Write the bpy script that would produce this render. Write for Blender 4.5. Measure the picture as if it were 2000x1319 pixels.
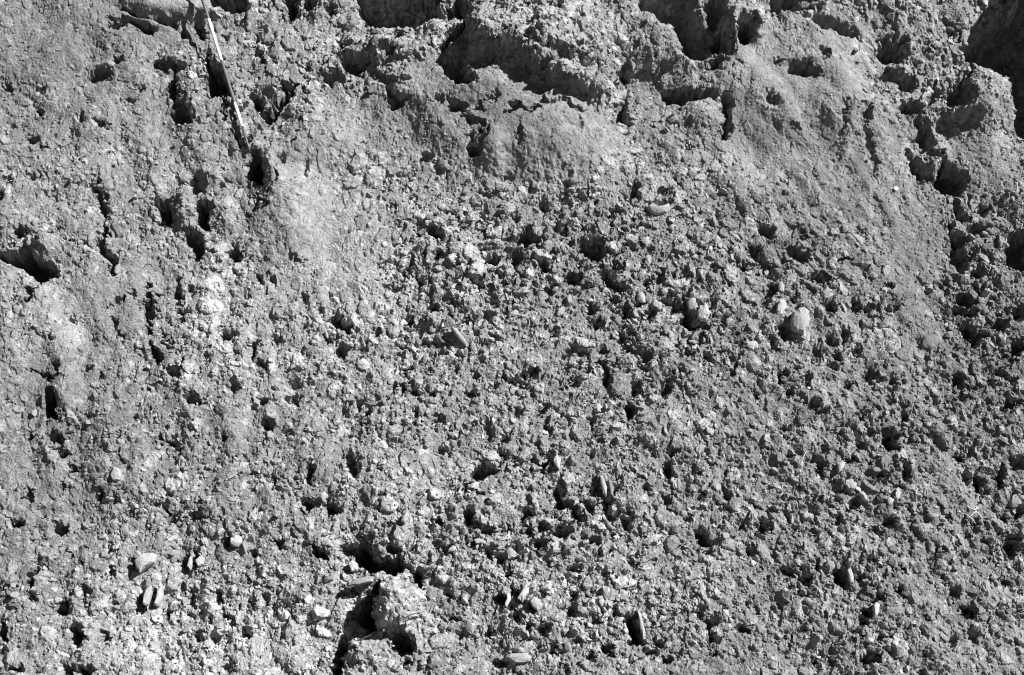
import bpy, math, random
import numpy as np
from mathutils import Vector, Matrix

for o in list(bpy.data.objects):
    bpy.data.objects.remove(o)
random.seed(7)
rng = np.random.default_rng(7)
scene = bpy.context.scene

# ---------------------------------------------------------------- camera
LEAN = math.radians(20)                    # the bank face leans back 20 degrees from upright
U = np.array([1.0, 0, 0])
V = np.array([0, math.sin(LEAN), math.cos(LEAN)])
N = np.array([0, -math.cos(LEAN), math.sin(LEAN)])
CEN = np.array([0, 0, 2.55])               # middle of the face
DIST, LENS, SENS = 9.44, 50.0, 36.0
PITCH = math.radians(0)
FWD = np.array([0, math.cos(PITCH), math.sin(PITCH)])
UPV = np.array([0, -math.sin(PITCH), math.cos(PITCH)])
EYE = CEN - DIST * FWD
PW, PH = 2000.0, 1319.0
FPX = LENS / SENS * PW
cam_d = bpy.data.cameras.new('camera')
cam = bpy.data.objects.new('camera', cam_d)
scene.collection.objects.link(cam)
cam_d.lens, cam_d.sensor_width, cam_d.clip_end = LENS, SENS, 2000
cam.location = EYE
cam.rotation_euler = (math.pi / 2 + PITCH, 0, 0)
scene.camera = cam
scene.cycles.filter_width = 1.1

# ---------------------------------------------------------------- light
SUN_EL, SUN_UP = math.radians(35), math.radians(34)   # height over the face, turn from level
Lf = (math.cos(SUN_EL) * math.cos(SUN_UP), math.cos(SUN_EL) * math.sin(SUN_UP), math.sin(SUN_EL))
Lw = Lf[0] * U + Lf[1] * V + Lf[2] * N
Lw = Lw / np.linalg.norm(Lw)
world = bpy.data.worlds.new('World')
scene.world = world
world.use_nodes = True
wn, wl = world.node_tree.nodes, world.node_tree.links
sky = wn.new('ShaderNodeTexSky')
sky.sky_type = 'NISHITA'
sky.sun_disc = False
sky.sun_elevation = math.asin(Lw[2])
sky.sun_rotation = math.atan2(Lw[0], Lw[1])
bw = wn.new('ShaderNodeSeparateColor')      # black-and-white film behind a yellow filter: neutral, dark sky
sky.altitude, sky.dust_density, sky.air_density = 1500, .05, .14
bg = wn['Background']
bg.inputs['Strength'].default_value = 0.05
wl.new(sky.outputs[0], bw.inputs[0])
wl.new(bw.outputs[0], bg.inputs['Color'])
sun_d = bpy.data.lights.new('sun', 'SUN')
sun_d.energy, sun_d.angle = 5.0, math.radians(0.5)
sun = bpy.data.objects.new('sun', sun_d)
sun.rotation_euler = Vector(Lw).to_track_quat('Z', 'Y').to_euler()
sun.location = (6, -6, 9)
scene.collection.objects.link(sun)
vs = scene.view_settings
vs.view_transform, vs.look, vs.gamma, vs.exposure = 'Standard', 'None', 1.0, 1.17

# ---------------------------------------------------------------- pixels <-> face
S = DIST / FPX                             # metres per photo pixel at the middle
def to_px(u, v, h=0.0):
    P = CEN[:, None] + U[:, None] * u + V[:, None] * v + N[:, None] * h - EYE[:, None]
    d = FWD @ P
    return PW / 2 + FPX * (U @ P) / d, PH / 2 - FPX * (UPV @ P) / d
def to_face(x, y):
    x = np.atleast_1d(np.asarray(x, float)); y = np.atleast_1d(np.asarray(y, float))
    D = FWD[:, None] + U[:, None] * ((x - PW / 2) / FPX) + UPV[:, None] * ((PH / 2 - y) / FPX)
    t = (N @ (CEN - EYE)) / (N @ D)
    P = EYE[:, None] + D * t - CEN[:, None]
    return U @ P, V @ P

# ---------------------------------------------------------------- noise
def perlin(x, y, seed):
    r = np.random.default_rng(seed)
    a = r.random((256, 256)) * 2 * math.pi
    gx, gy = np.cos(a), np.sin(a)
    xi, yi = np.floor(x).astype(int), np.floor(y).astype(int)
    fx, fy = x - xi, y - yi
    ux, uy = fx * fx * fx * (fx * (fx * 6 - 15) + 10), fy * fy * fy * (fy * (fy * 6 - 15) + 10)
    def g(i, j):
        p, q = (xi + i) & 255, (yi + j) & 255
        return gx[p, q] * (fx - i) + gy[p, q] * (fy - j)
    n0 = g(0, 0) * (1 - ux) + g(1, 0) * ux
    n1 = g(0, 1) * (1 - ux) + g(1, 1) * ux
    return (n0 * (1 - uy) + n1 * uy) * 1.5
def fbm(x, y, seed, octv=4):
    s, a, t = 0, 1.0, 0
    for i in range(octv):
        s = s + a * perlin(x * 2 ** i, y * 2 ** i, seed + i * 13); t += a; a *= 0.55
    return s / t
def chips(x, y, seed, tilt=0.9):
    """broken angular lumps: each cell a tilted domed facet of its own height"""
    r = np.random.default_rng(seed)
    jx, jy, hh = r.random((256, 256)), r.random((256, 256)), r.random((256, 256))
    tx, ty = r.normal(0, tilt, (256, 256)), r.normal(0, tilt, (256, 256))
    xi, yi = np.floor(x).astype(int), np.floor(y).astype(int)
    best = np.full(x.shape, -9.0)
    for i in (-1, 0, 1):
        for j in (-1, 0, 1):
            p, q = (xi + i) & 255, (yi + j) & 255
            dx, dy = x - (xi + i + jx[p, q]), y - (yi + j + jy[p, q])
            d2 = dx * dx + dy * dy
            h = hh[p, q] + tx[p, q] * dx + ty[p, q] * dy - 2.2 * d2
            best = np.maximum(best, h)      # stones overlap: the upper one shows
    return np.clip(best, -1, 1.4)
def blocks(x, y, seed, tilt=.35, edge=6.0):
    """broken stones: flat tilted tops with steep sides, none in many cells (0 = earth between)"""
    r = np.random.default_rng(seed)
    jx, jy, hh = r.random((256, 256)), r.random((256, 256)), r.random((256, 256))
    an = r.random((256, 256)) * math.pi
    ca, sa = np.cos(an), np.sin(an)
    r0, kk = r.uniform(.22, .6, (256, 256)), r.uniform(1.0, 2.2, (256, 256))
    tx, ty = r.normal(0, tilt, (256, 256)), r.normal(0, tilt, (256, 256))
    xi, yi = np.floor(x).astype(int), np.floor(y).astype(int)
    best, tone = np.full(x.shape, -9.0), np.zeros(x.shape)
    for i in (-1, 0, 1):
        for j in (-1, 0, 1):
            p, q = (xi + i) & 255, (yi + j) & 255
            dx, dy = x - (xi + i + jx[p, q]), y - (yi + j + jy[p, q])
            a, b = np.abs(dx * ca[p, q] + dy * sa[p, q]), np.abs(dy * ca[p, q] - dx * sa[p, q]) * kk[p, q]
            m = np.maximum(np.maximum(a, b), .72 * (a + b))
            h = hh[p, q] + tx[p, q] * dx + ty[p, q] * dy - edge * np.maximum(m - r0[p, q], 0) - .5 * m * m
            k = h > best
            best[k] = h[k]; tone[k] = an[p, q][k] / math.pi
    return best, tone
def sstep(a, b, x):
    t = np.clip((x - a) / (b - a), 0, 1)
    return t * t * (3 - 2 * t)

# ---------------------------------------------------------------- the face as a height field
def axis(lo, hi, step, far_lo, far_hi):
    c = list(np.arange(lo, hi + step / 2, step))
    a, s = [], step
    p = c[0]
    while p > far_lo:
        s = min(s * 1.10, 0.12); p -= s; a.append(p)
    b, s = [], step
    p = c[-1]
    while p < far_hi:
        s = min(s * 1.10, 0.12); p += s; b.append(p)
    return np.array(a[::-1] + c + b)
_, vb = to_face(PW / 2, PH)
_, vt = to_face(PW / 2, 0)
ul, _ = to_face(0, 0)
STEP = 1.85 * S
FOOT = -CEN[2] / V[2] - 0.3
uu = axis(ul[0] - 0.12, -ul[0] + 0.12, STEP, -8, 8)
vv = axis(vb[0] - 0.1, vt[0] + 0.12, STEP * 1.04, FOOT, 4.6)
GU, GV = np.meshgrid(uu, vv)
X, Y = to_px(GU.ravel(), GV.ravel())
X, Y = X.reshape(GU.shape), Y.reshape(GU.shape)

# where the photograph shows smooth, washed earth: x, y, rx, ry, strength
SMOOTH = [(1010, 230, 190, 90, 1), (860, 200, 110, 70, .9), (1090, 300, 150, 70, .9), (930, 320, 120, 50, .7),
          (1550, 130, 170, 110, 1), (1620, 300, 190, 140, .9), (1480, 260, 120, 90, .8), (1740, 420, 110, 90, .8),
          (1930, 220, 60, 90, .8), (1920, 320, 60, 50, .7), (1300, 60, 110, 70, .6), (610, 440, 95, 110, 1), (680, 540, 70, 70, .7),
          (680, 260, 90, 60, .8), (560, 330, 60, 50, .7), (450, 300, 60, 50, .7), (180, 590, 90, 45, .9), (240, 620, 50, 50, .9),
          (1080, 700, 50, 26, .9), (310, 20, 100, 32, 1.1), (160, 70, 120, 60, .5), (60, 120, 90, 80, .4), (270, 200, 60, 60, .6),
          (772, 1186, 40, 50, .75), (1420, 1305, 80, 20, .6), (900, 1310, 110, 16, .6), (70, 720, 110, 50, .6), (60, 930, 90, 60, .6),
          (860, 900, 60, 35, .7), (660, 880, 60, 40, .6), (560, 760, 60, 40, .5), (470, 840, 60, 40, .6), (1470, 780, 90, 60, .5),
          (1790, 640, 60, 110, .7), (1820, 500, 40, 60, .6), (1640, 760, 80, 40, .5), (1880, 950, 60, 50, .5), (1560, 970, 70, 40, .4),
          (1830, 1120, 80, 70, .4), (40, 1060, 50, 60, .6), (1100, 500, 40, 30, .4), (620, 80, 60, 60, .3), (1900, 1280, 110, 60, .5)]
ROUGH = [(370, 190, 50, 70, .8), (640, 140, 90, 50, .5), (1820, 90, 90, 90, .5), (1150, 490, 170, 90, .7), (1230, 620, 150, 120, .5), (1950, 600, 80, 200, .7),
         (1020, 520, 200, 110, .4), (1100, 130, 110, 40, .8), (980, 105, 80, 30, 1.0), (720, 1080, 110, 60, .5), (1100, 1050, 200, 130, .5), (400, 1190, 170, 60, .5),
         (1690, 930, 110, 70, .6), (1640, 1110, 120, 60, .4), (300, 700, 50, 90, .5), (370, 860, 70, 50, .4), (1230, 1230, 60, 60, .5), (810, 250, 35, 45, .5)]
def mask(x, y):
    m = np.ones_like(x)
    w = 1 + 0.0 * x
    for cx, cy, rx, ry, s in SMOOTH:
        d = ((x - cx) / rx) ** 2 + ((y - cy) / ry) ** 2
        w = w * (1 - s * 0.86 * np.exp(-d * .9))
    for cx, cy, rx, ry, s in ROUGH:
        d = ((x - cx) / rx) ** 2 + ((y - cy) / ry) ** 2
        m = m + s * np.exp(-d)
    return np.clip(w * m * (1 - .18 * sstep(750, 250, x) * sstep(950, 600, y) - .25 * sstep(750, 250, x)), 0.09, 1.6)
QX, QY = X * .83 + Y * .56, Y * .83 - X * .56
RX, RY = X * .47 - Y * .88, Y * .47 + X * .88
def ragged(k):
    return 8 * perlin(X / 33 + k, Y / 33, k) + 6 * perlin(QX / 14, QY / 14 + k, k + 1) + 4.5 * perlin(RX / 7, RY / 7 + k, k + 2)
WX, WY = X + ragged(1), Y + ragged(4)
WALLS = [(WX, WY, 0.0), (X + ragged(101), Y + ragged(104), .45), (X + ragged(111), Y + ragged(114), .9)]   # hollows narrow unevenly inwards
M = mask(X + 22 * perlin(X / 60, Y / 60, 71), Y + 22 * perlin(X / 60, Y / 60, 72))
H = np.zeros_like(X)
# broad swells; upright runnels on the left, slanting ones on the right
wl_ = sstep(1150, 500, X); wr_ = sstep(1050, 1600, X)
xr, yr = (X * .80 - Y * .60), (X * .60 + Y * .80)
H += 34 * fbm(X / 420, Y / 420, 21, 3)
H += wl_ * 15 * sstep(300, 500, Y) * fbm((X + 25 * perlin(X / 150, Y / 150, 8)) / 85, Y / 260, 22, 2)
H += wr_ * 14 * fbm(xr / 90, yr / 330, 23, 3)
H += (10 + 12 * sstep(480, 250, Y)) * fbm(QX / 120, QY / 120, 24, 2) * (0.55 + 0.45 * np.clip(M, 0, 1))

def window(cx, cy, r):
    return (abs(X - cx) < r) & (abs(Y - cy) < r)
def dome(cx, cy, rx, ry, h, ang=0, p=1.0, warp=.6):
    k = window(cx, cy, 2.6 * max(rx, ry))
    c, s = math.cos(math.radians(ang)), math.sin(math.radians(ang))
    x, y = X[k] + warp * (WX[k] - X[k]) - cx, Y[k] + warp * (WY[k] - Y[k]) - cy
    a, b = (x * c - y * s) / rx, (x * s + y * c) / ry
    H[k] += h * np.exp(-(a * a + b * b) ** p)
def seg_dist(x, y, pts):
    best, sign = np.full(x.shape, 1e9), np.zeros(x.shape)
    endf = np.zeros(x.shape)
    n = len(pts) - 1
    for i in range(n):
        (ax, ay), (bx, by) = pts[i], pts[i + 1]
        dx, dy = bx - ax, by - ay
        L = math.hypot(dx, dy)
        t0 = ((x - ax) * dx + (y - ay) * dy) / L ** 2
        t = np.clip(t0, 0, 1)
        d = np.hypot(x - ax - t * dx, y - ay - t * dy)
        cr = (dx * (y - ay) - dy * (x - ax))
        k = d < best
        best[k] = d[k]; sign[k] = np.where(cr[k] < 0, 1, -1)
        endf[k] = ((i + t[k]) / n)
    return best, sign, endf
def scarp(pts, h, w, R):
    """ground stands h higher on the upper side of the line, dropping over width w"""
    cx, cy = np.mean([p[0] for p in pts]), np.mean([p[1] for p in pts])
    r = max(max(abs(p[0] - cx), abs(p[1] - cy)) for p in pts) + 2.5 * R
    k = window(cx, cy, r)
    d, sg, t = seg_dist(WX[k], WY[k], pts)
    sd = d * sg
    ends = sstep(0, .12, t) * sstep(1, .88, t)
    H[k] += h * ends * sstep(-w / 2, w / 2, sd) * np.exp(-(np.maximum(sd, 0) / R) ** 2)
def crack(pts, wid, dep):
    cx, cy = np.mean([p[0] for p in pts]), np.mean([p[1] for p in pts])
    r = max(max(abs(p[0] - cx), abs(p[1] - cy)) for p in pts) + 3 * wid
    k = window(cx, cy, r)
    d, sg, t = seg_dist(WX[k], WY[k], pts)
    ww = wid * (0.35 + 0.65 * np.sin(math.pi * np.clip(t, .03, .97)))
    H[k] -= 1.5 * dep * sstep(ww, ww * .3, d)
def hole(cx, cy, rx, ry, dep=None, ang=0, soft=.27):
    dep = dep if dep is not None else 1.5 * min(rx, ry)
    k = window(cx, cy, 2.0 * max(rx, ry) + 10)
    c, s = math.cos(math.radians(ang)), math.sin(math.radians(ang))
    for ax_, ay_, inset in WALLS:
        x, y = ax_[k] - cx, ay_[k] - cy
        d = np.sqrt(((x * c - y * s) / rx) ** 2 + ((x * s + y * c) / ry) ** 2) + inset * .18
        H[k] -= (1.45 if max(rx, ry) < 16 else 1.9) / 3 * dep * sstep(1 + soft, 1 - soft, d)
def pit(poly, dep, soft=9, warp=1.0):
    """hollow with the outline poly"""
    px_, py_ = [p[0] for p in poly], [p[1] for p in poly]
    cx, cy = (min(px_) + max(px_)) / 2, (min(py_) + max(py_)) / 2
    r = max(max(px_) - min(px_), max(py_) - min(py_)) / 2 + 3 * soft + 20
    k = window(cx, cy, r)
    for ax_, ay_, inset in WALLS:
        wp = warp if inset == 0 else max(warp, .7)
        x, y = X[k] + wp * (ax_[k] - X[k]), Y[k] + wp * (ay_[k] - Y[k])
        d, _, _ = seg_dist(x, y, poly + [poly[0]])
        ins = np.zeros(x.shape, bool)
        n = len(poly)
        for i in range(n):
            (ax, ay), (bx, by) = poly[i], poly[(i + 1) % n]
            if ay == by: continue
            ins ^= ((ay > y) != (by > y)) & (x < (bx - ax) * (y - ay) / (by - ay) + ax)
        sd = np.where(ins, d, -d) - inset * min(soft, 12) * .8
        H[k] -= 1.9 / 3 * dep * sstep(-soft * .4, soft * .8, sd)

# -- top edge: ledges, caves, washed domes
dome(1000, 235, 210, 105, 40, -15, 1.0); dome(1115, 300, 110, 80, 28, -20, 1.1); dome(1300, 80, 70, 60, 34, -20, 1.2); dome(1490, 170, 120, 75, 24, -25, 1.0); dome(1620, 180, 100, 70, 20, -30); dome(1680, 330, 60, 130, 22, -15); dome(640, 270, 80, 60, 24); dome(560, 410, 50, 70, 18); dome(900, 300, 60, 50, 8); dome(830, 175, 70, 45, 18, 0, 1.5); dome(940, 165, 70, 40, 18, 20, 1.5)
scarp([(905, 118), (945, 116), (995, 126), (1035, 146), (1062, 163), (1095, 188), (1146, 196), (1215, 204)], 62, 52, 110)
scarp([(1030, 108), (1060, 116), (1092, 131), (1129, 143), (1190, 150)], 26, 26, 60)
for lx, ly, lr in [(950, 102, 15), (978, 118, 12), (1004, 112, 16), (1022, 138, 13), (1048, 142, 16), (1070, 166, 12), (1092, 170, 15), (1118, 184, 13), (1140, 178, 16), (1166, 190, 12), (1108, 136, 13), (1150, 144, 12), (930, 90, 12)]:
    dome(lx, ly, lr, lr * .8, lr * 1.15, 0, 1.6)
scarp([(1065, 222), (1100, 214), (1148, 230)], 14, 8, 26)
dome(1100, 60, 120, 60, 34); dome(900, 70, 60, 40, 20); dome(745, 90, 60, 30, 22); dome(750, 112, 26, 20, 14)
scarp([(660, 118), (700, 122), (745, 112), (790, 118), (850, 128)], 22, 20, 35)
scarp([(725, 152), (770, 160), (800, 178)], 10, 8, 30)
pit([(690, -20), (692, 28), (716, 42), (735, 51), (800, 57), (850, 46), (868, 42), (868, -20)], 62, 26)
dome(745, 22, 20, 24, 44, 0, 1.4); dome(828, 15, 22, 24, 48, 0, 1.4); dome(706, 12, 12, 16, 24); dome(786, 44, 16, 10, 22); dome(860, 4, 12, 14, 30); dome(790, 26, 14, 14, 16); dome(770, 2, 16, 12, 14); dome(852, 26, 14, 12, 18)
pit([(868, 5), (900, -10), (925, 30), (922, 45), (890, 42), (868, 44)], 36, 10)
pit([(972, -20), (974, 20), (985, 24), (1010, 10), (1012, -20)], 40, 8)
pit([(898, 57), (920, 48), (912, 70), (895, 92), (860, 117), (857, 106), (874, 76)], 65, 10)
hole(775, 77, 15, 10, 22); hole(767, 113, 18, 8, 16); hole(884, 140, 28, 9, 20, 0); hole(900, 165, 30, 15, 34, -25)
hole(670, 100, 18, 7, 12, 20); hole(690, 130, 22, 14, 20)
pit([(1243, -20), (1243, 28), (1270, 35), (1283, 52), (1312, 60), (1322, 82), (1318, 100), (1332, 112), (1352, 126), (1385, 122), (1402, 100), (1407, 42), (1365, 38), (1360, 8), (1350, -20)], 56, 26, .5)
dome(1375, 60, 22, 34, 30); pit([(1392, 70), (1405, 52), (1424, 62), (1432, 112), (1418, 118), (1390, 112)], 60, 8)
dome(1424, 72, 12, 34, 55, -4, 1.6, .2); dome(1450, 44, 32, 13, 40, -12, 1.5, .2); dome(1478, 62, 10, 22, 30, 0, 1.2, .2)
hole(1453, 73, 15, 17, 42, 0, .3); hole(1473, 54, 6, 8, 16)
dome(1392, 122, 30, 8, 16, 25); hole(1398, 133, 20, 9, 22, 25); hole(1395, 20, 22, 24, 34)
pit([(1500, -20), (1502, 18), (1520, 28), (1548, 24), (1562, 10), (1615, 6), (1618, -20)], 40, 10, .5)
scarp([(1555, 26), (1580, 14), (1615, 20)], 16, 10, 26)
pit([(1562, 28), (1600, 26), (1640, 40), (1678, 62), (1676, 78), (1650, 76), (1632, 62), (1606, 66), (1585, 50)], 30, 16, .5)
hole(1560, 142, 22, 12, 20); hole(1585, 150, 16, 8, 12, -25); hole(1607, 115, 11, 9, 13); hole(1515, 128, 9, 6, 9)
dome(1560, 122, 40, 14, 14)
pit([(1706, 98), (1735, 68), (1768, 72), (1776, 105), (1765, 126), (1722, 122)], 46, 14, .8)
pit([(2060, -60), (1985, 8), (1880, 94), (1886, 107), (1933, 131), (1966, 147), (1977, 188), (1980, 248), (2010, 280), (2080, 300)], 80, 26, .8); dome(2130, -50, 100, 120, 210)  # unseen mound past the upper right corner, added to shadow this hollow
dome(1940, 200, 45, 70, 28); scarp([(1795, 262), (1830, 228), (1870, 222), (1930, 240)], 22, 22, 70)
pit([(1832, 190), (1850, 168), (1898, 140), (1902, 200), (1880, 216), (1846, 214)], 40, 12); crack([(1815, 215), (1826, 190), (1826, 160)], 9, 18)
hole(1778, 218, 25, 13, 26, -15); hole(1740, 148, 22, 15, 18); hole(1772, 165, 20, 14, 16); hole(1800, 250, 18, 8, 16, -30)
hole(1808, 272, 18, 20, 34, 20); crack([(1812, 280), (1830, 305), (1845, 330)], 14, 36)
pit([(1836, 318), (1868, 322), (1889, 340), (1888, 375), (1876, 388), (1842, 376), (1824, 360)], 58, 10)
pit([(1766, 300), (1790, 305), (1815, 335), (1820, 358), (1795, 352), (1772, 330)], 42, 14); dome(1826, 325, 12, 40, 20, -25)
hole(1363, 188, 34, 10, 30); pit([(1288, 178), (1300, 170), (1335, 176), (1372, 180), (1366, 196), (1332, 208), (1300, 198)], 46, 9, .4)
dome(1370, 230, 50, 34, 26); pit([(1402, 192), (1422, 190), (1430, 210), (1422, 232), (1432, 252), (1420, 274), (1402, 270), (1412, 240)], 30, 9, .6)
hole(1502, 206, 16, 9, 10, -20, .7); hole(1549, 252, 10, 6, 9); hole(1689, 230, 7, 18, 12, -8); crack([(1645, 205), (1640, 260)], 6, 5)
crack([(1690, 250), (1700, 320), (1710, 360)], 12, 6); dome(1660, 250, 14, 70, 8, -12)
pit([(1196, 205), (1222, 188), (1228, 215), (1238, 248), (1205, 242), (1193, 225)], 34, 12, .8)
pit([(1200, 140), (1225, 118), (1236, 138), (1226, 152), (1205, 152)], 28, 10)
hole(1090, 35, 8, 12, 14); hole(1135, 45, 7, 10, 14); hole(1242, 92, 5, 8, 10); hole(1070, 80, 24, 5, 10, 15)
pit([(755, 183), (768, 190), (797, 200), (796, 214), (770, 222), (757, 212), (762, 200)], 32, 9)
hole(893, 222, 17, 9, 18); hole(930, 252, 30, 5, 12, -20); hole(1005, 225, 12, 9, 16, -15); crack([(985, 240), (1020, 236), (1060, 230)], 7, 12)
hole(858, 212, 10, 8, 12); hole(938, 230, 12, 5, 12); hole(910, 240, 14, 6, 12); hole(960, 208, 18, 4, 8, 10)
pit([(912, 292), (922, 285), (942, 286), (948, 302), (940, 314), (912, 312)], 34, 8, .4); hole(918, 278, 7, 6, 12); crack([(940, 286), (958, 260)], 5, 12)
dome(960, 300, 26, 40, 16); hole(988, 352, 12, 7, 10, 0, .7); hole(1122, 262, 16, 14, 8, 0, .9); hole(1015, 282, 4, 18, 7); hole(830, 310, 12, 10, 14)
hole(856, 330, 8, 14, 9, 30)
# -- upper left: log-like roll, cracks, the hollow behind the pole
dome(315, 14, 88, 20, 24, -7, 1.8, .15); dome(280, 44, 48, 7, 9, -16, 1.5, .15); dome(420, 30, 30, 8, 14, -15)
pit([(234, 24), (250, 22), (280, 34), (300, 42), (292, 47), (262, 38)], 20, 5, .2)
pit([(250, 44), (270, 46), (300, 54), (308, 62), (298, 74), (284, 66), (262, 54)], 30, 7, .25)
pit([(285, -20), (288, 3), (335, 4), (338, -20)], 30, 6); pit([(405, -20), (402, 8), (425, 20), (455, 27), (482, 20), (486, -20)], 55, 9)
dome(462, 16, 10, 10, 24)
pit([(553, -20), (552, 22), (558, 42), (580, 38), (584, -20)], 40, 8); hole(603, 4, 15, 13, 28); hole(645, 17, 8, 14, 22)
hole(390, 58, 8, 20, 18, 10); hole(355, 68, 8, 10, 14); hole(325, 44, 20, 8, 16)  # first hollow is shaped for a piece of the pole's shadow
pit([(399, 96), (410, 92), (416, 118), (432, 130), (450, 160), (460, 202), (440, 200), (425, 190), (404, 204), (402, 160), (396, 130)], 48, 10)
dome(370, 160, 30, 60, 14); dome(335, 122, 22, 12, 22, 20)
hole(338, 165, 9, 26, 24, 0); hole(355, 225, 18, 16, 26); hole(345, 200, 12, 10, 16); hole(335, 132, 34, 6, 18, -4); hole(305, 128, 8, 6, 12)
hole(190, 148, 9, 12, 20); hole(207, 146, 10, 5, 10); hole(208, 156, 12, 4, 10); dome(205, 132, 26, 7, 12); hole(212, 66, 10, 6, 10); hole(228, 52, 22, 10, 14)
hole(233, 122, 12, 8, 13); hole(80, 175, 10, 8, 12); hole(276, 178, 8, 6, 10); hole(258, 198, 9, 5, 9); hole(10, 168, 10, 7, 13); hole(73, 214, 6, 8, 12)
hole(200, 243, 14, 7, 14, 0); hole(60, 275, 16, 6, 10); crack([(78, 295), (90, 275)], 6, 9); hole(160, 232, 6, 14, 8)
pit([(486, 190), (505, 192), (519, 205), (516, 228), (505, 225), (494, 208)], 34, 7, .6); crack([(572, 168), (558, 200), (532, 225), (512, 255), (494, 276)], 15, 34)
hole(556, 182, 11, 14, 30); dome(545, 180, 18, 16, 20); dome(600, 215, 24, 30, 12); scarp([(440, 205), (470, 215), (495, 208)], 14, 10, 30)
hole(648, 152, 20, 12, 22, 10); hole(505, 112, 9, 7, 15); hole(500, 80, 7, 12, 12, -25); hole(440, 70, 9, 5, 10); hole(525, 90, 10, 6, 10)
crack([(436, 200), (444, 218), (440, 245)], 6, 12); hole(458, 238, 5, 8, 12); crack([(455, 262), (470, 278), (486, 292)], 7, 14)  # cut along the pole's shadow line, shaping its shade into the bank
# -- left half: hollows and gullies
pit([(490, 303), (510, 300), (516, 325), (519, 352), (520, 370), (500, 362), (484, 350), (480, 335), (486, 320)], 46, 7, .35)
dome(535, 340, 16, 34, 26); dome(500, 296, 14, 8, 10); hole(552, 318, 7, 10, 12, 0, .6); hole(597, 333, 6, 14, 9, -12, .7)
hole(385, 362, 14, 19, 16, 0, .7); hole(432, 368, 7, 7, 10, 0, .6); hole(445, 300, 8, 10, 7, 0, .8); dome(420, 345, 26, 14, 12)
pit([(296, 394), (312, 390), (330, 388), (336, 410), (340, 432), (328, 440), (308, 436), (304, 410)], 44, 7, .8)
pit([(386, 398), (405, 392), (420, 400), (410, 420), (412, 448), (384, 446), (382, 420)], 44, 7, .8)
dome(360, 415, 14, 40, 24); dome(440, 420, 18, 36, 18)
crack([(512, 388), (498, 410), (482, 434)], 6, 10); crack([(546, 342), (540, 362), (529, 380)], 6, 11)
crack([(188, 360), (196, 400), (205, 440)], 13, 14); crack([(200, 440), (198, 490), (218, 500), (220, 528)], 14, 20); hole(2, 378, 7, 12, 16)
hole(178, 368, 8, 7, 10); hole(205, 378, 7, 7, 10); hole(12, 350, 16, 5, 9, 20); hole(60, 345, 12, 5, 8)
pit([(-20, 488), (33, 490), (42, 470), (55, 478), (74, 497), (98, 512), (114, 535), (95, 545), (70, 551), (40, 528), (7, 510), (-20, 500)], 64, 9, .9)
hole(37, 452, 10, 13, 24); crack([(68, 566), (52, 582), (36, 596)], 8, 15); dome(85, 470, 14, 26, 22, 30); hole(22, 478, 6, 5, 10)
pit([(352, 450), (372, 448), (398, 462), (404, 480), (392, 508), (376, 506), (374, 484), (356, 472)], 28, 8); hole(459, 493, 9, 14, 22); dome(425, 500, 18, 20, 14)
crack([(290, 552), (294, 590), (282, 612), (295, 655)], 12, 20); crack([(288, 674), (300, 690), (318, 708)], 12, 20); crack([(314, 665), (334, 675)], 8, 14)
hole(346, 572, 7, 16, 18); hole(370, 563, 8, 6, 12); hole(350, 545, 6, 10, 12); hole(355, 606, 10, 8, 16); crack([(346, 640), (360, 600)], 7, 10)
dome(408, 600, 20, 60, 14); hole(258, 575, 8, 8, 12); hole(276, 590, 6, 7, 10); hole(222, 632, 7, 10, 10); hole(235, 655, 10, 6, 9, -40)
hole(140, 622, 5, 5, 9); hole(114, 718, 6, 10, 12); hole(100, 657, 6, 4, 8); crack([(218, 600), (225, 590), (240, 585)], 6, 9)
pit([(429, 650), (436, 646), (455, 648), (453, 668), (440, 676), (430, 668)], 26, 7, .5); hole(495, 684, 9, 17, 18, -15, .6); hole(540, 662, 9, 6, 14)
dome(470, 660, 16, 26, 12); crack([(505, 705), (525, 727)], 7, 14); hole(405, 705, 5, 14, 8)
pit([(88, 752), (100, 756), (110, 775), (108, 817), (88, 816), (86, 780)], 40, 6, .6); hole(56, 848, 8, 7, 18); hole(110, 856, 12, 11, 22); crack([(104, 745), (85, 728), (50, 725)], 6, 9)
dome(130, 790, 24, 30, 14); hole(372, 778, 10, 14, 26); hole(388, 785, 6, 8, 16); crack([(350, 735), (358, 700)], 7, 12); hole(340, 730, 16, 10, 14)
hole(459, 757, 11, 14, 18); hole(510, 785, 9, 9, 18); pit([(505, 820), (520, 812), (536, 824), (534, 840), (520, 846), (508, 836)], 24, 6, .6); hole(500, 796, 6, 5, 10)
hole(570, 750, 14, 10, 11, 0, .7); hole(572, 780, 12, 9, 13); hole(205, 758, 6, 8, 12); hole(170, 720, 8, 5, 10); hole(196, 735, 5, 9, 9)
hole(335, 865, 9, 8, 20); hole(375, 845, 6, 6, 10); hole(440, 855, 6, 10, 14); hole(313, 857, 7, 5, 12); hole(512, 858, 7, 7, 14)
pit([(652, 612), (665, 606), (672, 630), (688, 640), (684, 655), (664, 650), (644, 635)], 24, 7); hole(668, 688, 11, 14, 22); dome(690, 630, 10, 14, 14); hole(595, 586, 6, 8, 12)
hole(532, 545, 6, 10, 10); hole(505, 548, 6, 12, 12); hole(585, 510, 9, 4, 10); hole(624, 605, 6, 12, 12); hole(640, 660, 7, 8, 16); hole(570, 500, 6, 7, 9)
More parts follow.
